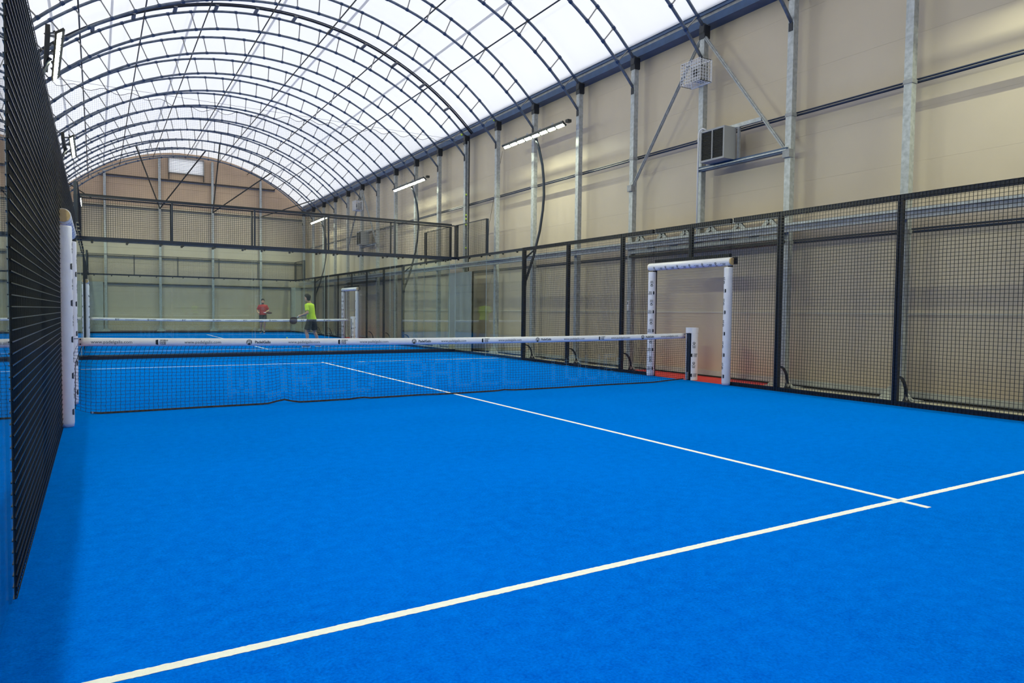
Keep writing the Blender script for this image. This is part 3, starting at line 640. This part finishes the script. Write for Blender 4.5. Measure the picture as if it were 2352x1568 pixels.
    def knot(i, j):
        f = j / nr; x = xa + (xb - xa) * i / nc
        top = zt(min(max(x, X0), X1)) - hb + .004; z = zb(x) + (top - zb(x)) * f
        sh = .07 * max(0, f - .72) / .28 * max(0, 1 - x / 5.5) + .02 * math.sin(x * 2.1) * f
        yy = -.05 * (1 - f) - .012 * math.sin(x * 3 + f * 4)
        return (min(x + sh + (.0028 if j % 2 else -.0028), xb), yy, z)
    K = [[knot(i, j) for j in range(nr + 1)] for i in range(nc + 1)]
    r = .0023
    def seg(p, q):
        k = painted((p[0] + q[0]) / 2, (p[2] + q[2]) / 2); b.tube([p, q], r, 3, k=k, cap=False)
    for i in range(nc + 1):
        for j in range(nr + 1):
            if j < nr: seg(K[i][j], K[i][j + 1])
            if i < nc and j < nr: seg(K[i][j], K[i + 1][j])
    b.obj('net_cords', [M['cord'], M['paint']], t, kind='stuff')
    b = MB(); pts = [(K[i][0][0], K[i][0][1], K[i][0][2]) for i in range(4, nc - 1, 2)]
    for p, q in zip(pts, pts[1:]): b.bar((p[0], p[1], p[2]), (q[0] + .002, q[1], q[2]), .008, .022)
    hemo = b.obj('bottom_hem', M['hem'], t)
    for x, p in ((0, pts[0]), (1, pts[-1])):
        b = MB(); b.tube([(p[0] + .02 * (1 - 2 * x), p[1] - .012, p[2]), (p[0] + .02 * (1 - 2 * x), p[1] + .012, p[2])], .011, 12); b.obj('eyelet', M['steel'], hemo)
    for i in (1, nc - 1):
        b = MB(); b.tube([(K[i][j][0], K[i][j][1] - .004, K[i][j][2]) for j in range(nr + 1)], .004, 6); b.obj('edge_rope', M['cord'], t)
    for pa, pb in (((0.0, 0, .885), (X0, 0, zt(X0) - .01)), ((X1, 0, zt(X1) - .01), (9.98, 0, .90))):
        b = MB(); b.tube([pa, pb], .004, 6); b.obj('tie_rope', M['cord'], t)
    # floodlights
    for side in ('right', 'left'):
        x, sx = side_tf(side)
        for yp, d in ((4, 'near'), (16, 'far')):
            t = thing('floodlight', 'LED bar floodlight on bowed pole, %s court %s side, %s end' % (nm, side, d), 'floodlight', (x, y0 + yp, 0), 0 if sx > 0 else PI, 'court floodlights')
            b = MB(); b.tube([(.075, 0, 1.95), (.09, 0, 2.09), (.33, 0, 2.74), (.52, 0, 3.44), (.61, 0, 4.0), (.64, 0, 4.4), (.625, 0, 4.8), (.58, 0, 5.18), (.46, 0, 5.62), (.36, 0, 5.86)], [.036] * 10, 10); b.obj('pole', M['navy'], t, smooth=True)
            b = MB(); b.bar((.06, 0, 2.68), (.40, 0, 2.96), .03, .04); b.obj('pole_strut', M['navy'], t)
            hd = MB(); L = 1.48; hd.prism([(.165, 5.932), (.280, 5.840), (.305, 5.872), (.190, 5.964)], 1, -L, L); head = hd.obj('lamp_bar', M['lamp'], t)
            sm = MB(); a, c2 = (.19, 5.916), (.258, 5.848); sm.add([(a[0], -.145, a[1]), (c2[0], -.145, c2[1]), (c2[0], .145, c2[1]), (a[0], .145, a[1])], [(0, 1, 2, 3)])
            me = sm.mesh('led_module', M['led'])
            for j in range(8): put('led_module', me, head, (0, -1.29 + j * .3686, 0))
            for yy in (-.9, -.3, .3, .9): b = MB(); b.bar((.25, yy, 5.95), (.31, yy + .04, 6.06), .05, .012); b.obj('hanger', M['galv_dull'], head)
            if side == 'left':
                head.location.x = -.03
                tilt = .065 if near and yp == 16 else 0
                if tilt: head.location.x = .01; head.rotation_euler.z = tilt
                BOX(.38, .45, -1.0, 1.3, 5.86, 6.03).obj('driver_box', M['lamp'], t, ).rotation_euler.z = tilt
                for yy in (-1.0, 0, 1.0):
                    b = MB(); b.bar((.24, yy, 5.95), (.39, yy, 5.95), .05, .03); b.bar((.24, yy + .25, 5.93), (.39, yy + .1, 5.93), .02, .02); b.obj('arm', M['galv_dull'], t)
            else:
                BOX(.26, .37, -L - .11, -L, 5.92, 5.99).obj('end_box', M['lamp'], t)
court(0.0, 'near'); court(Y2, 'far')

# ------------------------------------------------------------------ hanging net between the courts
t = thing('hanging_net', 'fine dark safety net hung above the mesh between the two courts', 'net', (0, 20.24, 0))
b = MB(); cell = .045; xa, xb = -.7, 9.93; n = int((xb - xa) / cell)
def ztop(x): s = (x + .7) % .62; return 6.60 - .10 * math.sin(PI * s / .62) ** 2 * (1 if x > -.5 else 0) - .12 * math.exp(-((x - 2.9) / 1.3) ** 2)
def xe(x, z): return x - (.12 * math.sin(PI * (z - 3.9) / 2.7) if x > 9.6 else 0) if x < xb - .01 else x + .08 * ((z - 3.9) / 2.7) ** 3
rows = [3.93 + cell * j for j in range(int(2.7 / cell))]
for i in range(n + 1):
    x = xa + (xb - xa) * i / n; zt_ = ztop(x)
    b.tube([(x, 0, 3.93), (x + .01, .02, 5.2), (x, 0, zt_)], .0013, 3, cap=False)
for z in rows:
    run = []
    for i in range(0, n + 1, 4):
        x = xa + (xb - xa) * i / n
        if z < ztop(x): run.append((x, .004 + .02 * math.sin((z - 3.9)), z))
        else:
            if len(run) > 1: b.tube(run, .0013, 3, cap=False)
            run = []
    if len(run) > 1: b.tube(run, .0013, 3, cap=False)
b.obj('net_cords', M['hang'], t, kind='stuff')
b = MB(); b.tube([(xa + (xb - xa) * i / 120, 0, ztop(xa + (xb - xa) * i / 120)) for i in range(121)], .006, 5); b.obj('edge_rope', M['hang'], t)
b = MB(); b.tube([(LCOLX, .58, 6.66), (-.75, 0, 6.66), (10.2, 0, 6.66), (COLX, .58, 6.66)], .004, 5); b.obj('top_cable', M['hang'], t)
b = MB(); b.tube([(0.0, 0, 3.98), (9.95, 0, 3.98)], .036, 8); b.obj('bottom_roll', M['cord'], t)
b = MB(); b.tube([(-.35, 20.62, 4.34), (-.1, 20.6, 4.2), (.12, 20.58, 4.05), (.25, 20.56, 3.97)], .012, 6); b.obj('slack_rope', M['hang'], None, label='loose dark rope drooping beside the left end of the hanging net', cat='rope')
b = MB(); b.tube([(10.86, 18.66, 6.1), (10.84, 19.4, 4.0), (10.84, 19.5, 3.0)], .005, 5); b.obj('wall_cable', M['hang'], None, label='thin dark cable hanging down the right wall between columns', cat='cable')

# ------------------------------------------------------------------ balls
def ball(p, lab, grp=None):
    b = MB(); b.sphere((0, 0, 0), .033, 14, 9); o = b.obj('tennis_ball', M['ball'], None, p, smooth=True, label=lab, cat='ball', group=grp)
    s = MB(); pts = []
    for i in range(25):
        a = 2 * PI * i / 24; pts.append(Vector((math.cos(a) + .35 * math.cos(3 * a) * 0, math.sin(a), .55 * math.sin(2 * a))).normalized() * .0331)
    s.tube(pts, .0014, 4, cap=False); s.obj('ball_seam', M['sock'], o)
for p, lb in (((5.95, 28.6, .033), 'yellow ball on the far court floor nearest the left glass joint'), ((6.95, 29.1, .033), 'yellow ball on the far court floor between the two players'), ((7.5, 31.6, .033), 'yellow ball lying beyond the far court net'),
              ((XR + .62, 20.87, 7.02), 'yellow ball resting on the eave beam above the hanging net corner'), ((XR + .68, 18.83, 7.03), 'yellow ball resting on top of a wall column')):
    ball(p, lb, 'yellow balls')
for i, z in enumerate((5.08, 4.42, 4.29, 4.11, 3.35)):
    ball((COLX + .035, COLY[10] - .095, z), 'yellow ball wedged behind the column at the court corner, %s from the top' % ORD[i], 'balls wedged beside the column')
p_ = thing('ball_trap_channel', 'dark channel strip beside the column holding wedged balls', 'channel', (0, 0, 0))
BOX(COLX + .07, COLX + .11, COLY[10] - .16, COLY[10] - .06, 2.6, 6.8).obj('channel_web', M['dark'], p_); BOX(COLX + .03, COLX + .07, COLY[10] - .16, COLY[10] - .14, 2.6, 6.8).obj('channel_lip', M['galv_dull'], p_)

# ------------------------------------------------------------------ players
def blob(name, parent, m, build, voxel, smooth=4, label=None):
    b = MB(); build(b); o = b.obj(name, m, parent, label=label)
    r = o.modifiers.new('r', 'REMESH'); r.mode = 'VOXEL'; r.voxel_size = voxel; r.use_smooth_shade = True
    s = o.modifiers.new('s', 'SMOOTH'); s.factor = .5; s.iterations = smooth
    return o
def limb(b, pts, n=12):                        # tapered chain with rounded ends
    P = [Vector(p[0]) for p in pts]; R = [p[1] for p in pts]
    b.tube(P, R, n)
    for p, r in zip(P, R): b.sphere(p, r, n, 8)
def hand(b, wrist, direction, palm_n, r=.0095, curl=.6, thumb_side=1):
    w_ = Vector(wrist); d = Vector(direction).normalized(); pn = Vector(palm_n).normalized(); sd = d.cross(pn).normalized()
    limb(b, [(w_, .026), (w_ + d * .045, .03)], 8); limb(b, [(w_ + d * .03 + sd * .022, .018), (w_ + d * .085 + sd * .026, .016)], 8); limb(b, [(w_ + d * .03 - sd * .022, .018), (w_ + d * .085 - sd * .026, .016)], 8)
    for k, ln in enumerate((.066, .076, .070, .054)):
        o = sd * (.032 - .0215 * k) * thumb_side; p0 = w_ + d * .085 + o; c = curl
        p1 = p0 + (d * math.cos(c) + pn * math.sin(c)) * ln * .5; p2 = p1 + (d * math.cos(2 * c) + pn * math.sin(2 * c)) * ln * .32; p3 = p2 + (d * math.cos(2.7 * c) + pn * math.sin(2.7 * c)) * ln * .24
        limb(b, [(p0, r), (p1, r * .95), (p2, r * .88), (p3, r * .8)], 6)
    t0 = w_ + d * .03 + sd * .03 * thumb_side; t1 = t0 + (d * .6 + sd * .7 * thumb_side + pn * .4).normalized() * .04; t2 = t1 + (d * .8 + sd * .1 * thumb_side + pn * .6).normalized() * .035
    limb(b, [(t0, r * 1.35), (t1, r * 1.1), (t2, r * .9)], 6)
def player(label, loc, rz, J, shirtm, front, beard):
    t = thing('person', label, 'person', loc, rz)
    def body(b):
        hx, hy, hz = J['head']
        b.loft([((hx, hy + .02, hz - .12), .035, .04), ((hx, hy + .015, hz - .10), .055, .062), ((hx, hy + .008, hz - .05), .070, .085), ((hx, hy, hz), .077, .096), ((hx, hy - .005, hz + .05), .077, .098), ((hx, hy - .008, hz + .09), .062, .082), ((hx, hy - .008, hz + .118), .03, .042)], 18)
        b.sphere((hx, hy + .103, hz - .012), (.013, .018, .022), 8, 6); b.sphere((hx, hy + .09, hz + .02), (.010, .012, .03), 8, 6)
        b.sphere((hx, hy + .088, hz - .06), (.024, .012, .008), 8, 6)
        for s in (-1, 1): b.sphere((hx + s * .08, hy - .005, hz - .005), (.012, .02, .032), 8, 6)
        limb(b, [((hx, hy - .015, hz - .07), .055), (J['neck'], .058)])
        c = J['chest']; pl = J['pelvis']
        b.loft([((pl[0], pl[1], pl[2] - .1), .13, .10), (pl, .165, .115), ((pl[0] * .6 + c[0] * .4, pl[1] * .6 + c[1] * .4, pl[2] * .6 + c[2] * .4), .145, .10), (c, .175, .115), ((c[0], c[1], c[2] + .09), .15, .09), ((c[0], c[1], c[2] + .14), .06, .055)], 18)
        for s in ('L', 'R'):
            limb(b, [(J['sh' + s], .058), (J['el' + s], .043), (J['el' + s], .043), (Vector(J['el' + s]).lerp(Vector(J['wr' + s]), .3), .044), (J['wr' + s], .028)])
            hand(b, J['wr' + s], J['hd' + s], J['pn' + s], thumb_side=1 if s == 'L' else -1, curl=J.get('curl' + s, .5))
            k = Vector(J['kn' + s]); h = Vector(J['hip' + s]); a = Vector(J['an' + s])
            limb(b, [(h, .090), (h.lerp(k, .5), .075), (k, .055), (k.lerp(a, .3) + Vector((0, -.015, 0)), .056), (k.lerp(a, .75), .037), (a, .034)])
            f = Vector(J['ft' + s]).normalized(); limb(b, [(a + Vector((0, 0, -.04)), .035), (a + f * .15 + Vector((0, 0, -.06)), .028)], 8)
    blob('body', t, M['skin'], body, .009)
    hx, hy, hz = J['head']
    for s in (-1, 1): b = MB(); b.sphere((hx + s * .03, hy + .088, hz + .012), (.011, .008, .007), 8, 6); e = b.obj('eye', M['ink'], t, smooth=True)
    def hair(b):
        b.loft([((hx, hy - .05, hz - .085), .045, .04), ((hx, hy - .042, hz - .045), .066, .060), ((hx, hy - .03, hz - .01), .078, .075), ((hx, hy - .028, hz + .04), .090, .092), ((hx, hy - .010, hz + .08), .090, .110), ((hx, hy + .0, hz + .125), .078, .106), ((hx, hy + .0, hz + .16), .045, .068)], 18)
        b.sphere((hx, hy + .055, hz + .115), (.06, .045, .03), 10, 6)
    blob('hair', t, M['hair'], hair, .010, 2)
    if beard:
        def be(b):
            b.loft([((hx, hy + .028, hz - .128), .036, .045), ((hx, hy + .024, hz - .10), .060, .066), ((hx, hy + .02, hz - .075), .069, .076)], 18)
        blob('beard', t, M['hair'], be, .008, 2)
    def shirt(b):
        c = Vector(J['chest']); pl = Vector(J['pelvis'])
        rr = [(-.06, .195, .15), (.15, .182, .137), (.4, .17, .127), (.7, .188, .132), (1.0, .203, .137)]
        rings = [((pl.lerp(c, q)), a, d) for q, a, d in rr]
        rings += [(c + Vector((0, 0, .07)), .19, .12), (c + Vector((0, 0, .115)), .13, .085), (c + Vector((0, .005, .145)), .075, .066)]
        b.loft(rings, 22)
        for s in ('L', 'R'):
            sh = Vector(J['sh' + s]); el = Vector(J['el' + s]); b.tube([sh.lerp(c, .35) + Vector((0, 0, .03)), sh, sh.lerp(el, .45), sh.lerp(el, .72)], [.070, .066, .064, .064], 14); b.sphere(sh, .066, 12, 8)
    sh = blob('shirt', t, shirtm, shirt, .012, 3)
    if front:
        c = Vector(J['chest']); b = MB()
        for i in range(5):
            for j in range(4):
                if (i + j) % 3: b.box(-.08 + i * .033, -.06 + i * .033, c.y + .139, c.y + .143, c.z - .13 + j * .035, c.z - .115 + j * .035)
        b.obj('shirt_print', M['printw'], sh)
    def shorts(b):
        pl = Vector(J['pelvis']); b.loft([(pl + Vector((0, 0, -.17)), .17, .13), (pl + Vector((0, 0, -.08)), .19, .142), (pl + Vector((0, 0, -.02)), .182, .137), (pl + Vector((0, 0, .03)), .165, .12)], 20)
        for s in ('L', 'R'):
            h = Vector(J['hip' + s]); k = Vector(J['kn' + s]); b.tube([h + Vector((0, 0, .03)), h.lerp(k, .35), h.lerp(k, .78)], [.105, .107, .108], 16)
    blob('shorts', t, M['shorts'], shorts, .012, 3)
    for s in ('L', 'R'):
        a = Vector(J['an' + s]); f = Vector(J['ft' + s]).normalized(); z0 = a.z - .085
        def shoe(b):
            limb(b, [(a + Vector((0, 0, -.03)) - f * .03, .045), (a + f * .08 + Vector((0, 0, -.04)), .043), (a + f * .17 + Vector((0, 0, -.052)), .034)], 10)
        so = blob('shoe', t, M['shoe'], shoe, .009, 2)
        b = MB(); q = Vector((-f.y, f.x, 0)); bs = a + Vector((0, 0, -.085))
        for i, (u, wd) in enumerate(((-.08, .032), (-.02, .045), (.08, .045), (.17, .042), (.21, .022))): 
            for sgn in (-1, 1):
                for zz in (0, .022): p = bs + f * u + q * wd * sgn; b.v.append((p.x, p.y, p.z + zz))
        for i in range(4):
            o = i * 4; b.f += [(o, o + 4, o + 6, o + 2), (o + 1, o + 3, o + 7, o + 5), (o, o + 1, o + 5, o + 4), (o + 2, o + 6, o + 7, o + 3)]; b.mi += [0] * 4
        b.f += [(0, 2, 3, 1), (16, 17, 19, 18)]; b.mi += [0, 0]; b.obj('sole', M['sock'], so)
        limbb = MB(); limbb.tube([a + Vector((0, 0, .0)), a + Vector((0, 0, .055))], .042, 12); limbb.obj('sock', M['sock'], t)
    return t
def racket(label, grip, direction, normal, m):
    """padel racket: perforated thick teardrop head, short grip"""
    g = Vector(grip); d = Vector(direction).normalized(); nn = Vector(normal); nn = (nn - d * nn.dot(d)).normalized(); sd = d.cross(nn)
    t = thing('padel_racket', label, 'racket', g)
    mw = Matrix((sd, d, nn)).transposed()
    t.rotation_euler = mw.to_euler()
    b = MB(); b.tube([(0, -.05, 0), (0, .09, 0)], .016, 10); b.obj('grip', M['grip'], t, smooth=True)
    out = []
    for i in range(32):
        a = 2 * PI * i / 32; x = .128 * math.sin(a); y = .235 - .135 * math.cos(a)
        if y < .2: x *= .62 + .38 * max(0, (y - .08) / .12)
        out.append((x, y))
    b = MB(); b.prism(out[::-1], 2, -.019, .019); hd = b.obj('head', m, t)
    for s in (-1, 1): b = MB(); b.bar((s * .012, .08, 0), (s * .05, .17, 0), .014, .03); b.obj('throat', m, t)
    hb = MB()
    for r_, n_ in ((.03, 6), (.062, 12), (.09, 16)):
        for i in range(n_):
            a = 2 * PI * i / n_; hb.tube([(r_ * math.cos(a), .25 + r_ * math.sin(a), -.0196), (r_ * math.cos(a), .25 + r_ * math.sin(a), .0196)], .006, 6)
    hb.obj('holes', M['black'], hd, kind='stuff')
    return t
JY = dict(head=(-.05, .12, 1.66), neck=(-.02, .07, 1.52), chest=(-.01, .06, 1.36), pelvis=(.02, .0, .97), shL=(-.175, .07, 1.415), shR=(.165, .07, 1.415), elL=(-.25, -.02, 1.16), wrL=(-.27, .22, 1.07),
          elR=(.22, .15, 1.16), wrR=(.0, .33, 1.08), hdL=(-.1, 1, -.1), pnL=(.7, .0, -.6), hdR=(-.9, .4, .0), pnR=(0, -.6, -.6), hipL=(-.09, 0, .90), hipR=(.11, 0, .90), knL=(-.16, .08, .50), knR=(.22, .02, .50),
          anL=(-.19, .0, .085), anR=(.31, -.10, .085), ftL=(-.3, 1, 0), ftR=(.35, 1, 0), curlL=.85, curlR=.6)
RZY = math.radians(40); PY = (6.62, 24.25, 0)
player('player in a bright yellow shirt and black shorts seen from behind', PY, RZY, JY, M['yellow'], False, False)
def W(loc, rz, p): c, s = math.cos(rz), math.sin(rz); return Vector((loc[0] + c * p[0] - s * p[1], loc[1] + s * p[0] + c * p[1], loc[2] + p[2]))
g = W(PY, RZY, (-.275, .30, 1.06)); d = W((0, 0, 0), RZY, (-.42, .55, -.62))
racket('dark maroon racket with white grip held by the yellow-shirted player', g, d, W((0, 0, 0), RZY, (.75, .55, .1)), M['racket'])
JR = dict(head=(.0, .06, 1.69), neck=(0, .03, 1.56), chest=(0, .02, 1.40), pelvis=(0, -.01, 1.00), shL=(-.18, .02, 1.455), shR=(.18, .02, 1.455), elL=(-.29, .0, 1.20), wrL=(-.17, .23, 1.14), elR=(.28, -.02, 1.20), wrR=(.24, .22, 1.12),
          hdL=(.35, 1, -.1), pnL=(.2, .1, -1), hdR=(-.4, 1, 0), pnR=(-.2, .1, -1), hipL=(-.09, 0, .93), hipR=(.09, 0, .93), knL=(-.09, .14, .55), knR=(.08, .03, .51), anL=(-.06, .06, .085), anR=(.10, -.14, .15), ftL=(-.1, 1, 0), ftR=(.1, 1, -.25), curlL=.7, curlR=.6)
PR = (7.95, 39.0, 0); RZR = PI + math.radians(-12)
player('bearded player in a red shirt facing the camera in the far half', PR, RZR, JR, M['redshirt'], True, True)
g = W(PR, RZR, (-.09, .33, 1.11)); d = W((0, 0, 0), RZR, (-1, .1, -.06))
racket('dark racket held flat across the waist by the red-shirted player', g, d, (0, -.25, 1), M['racket'])
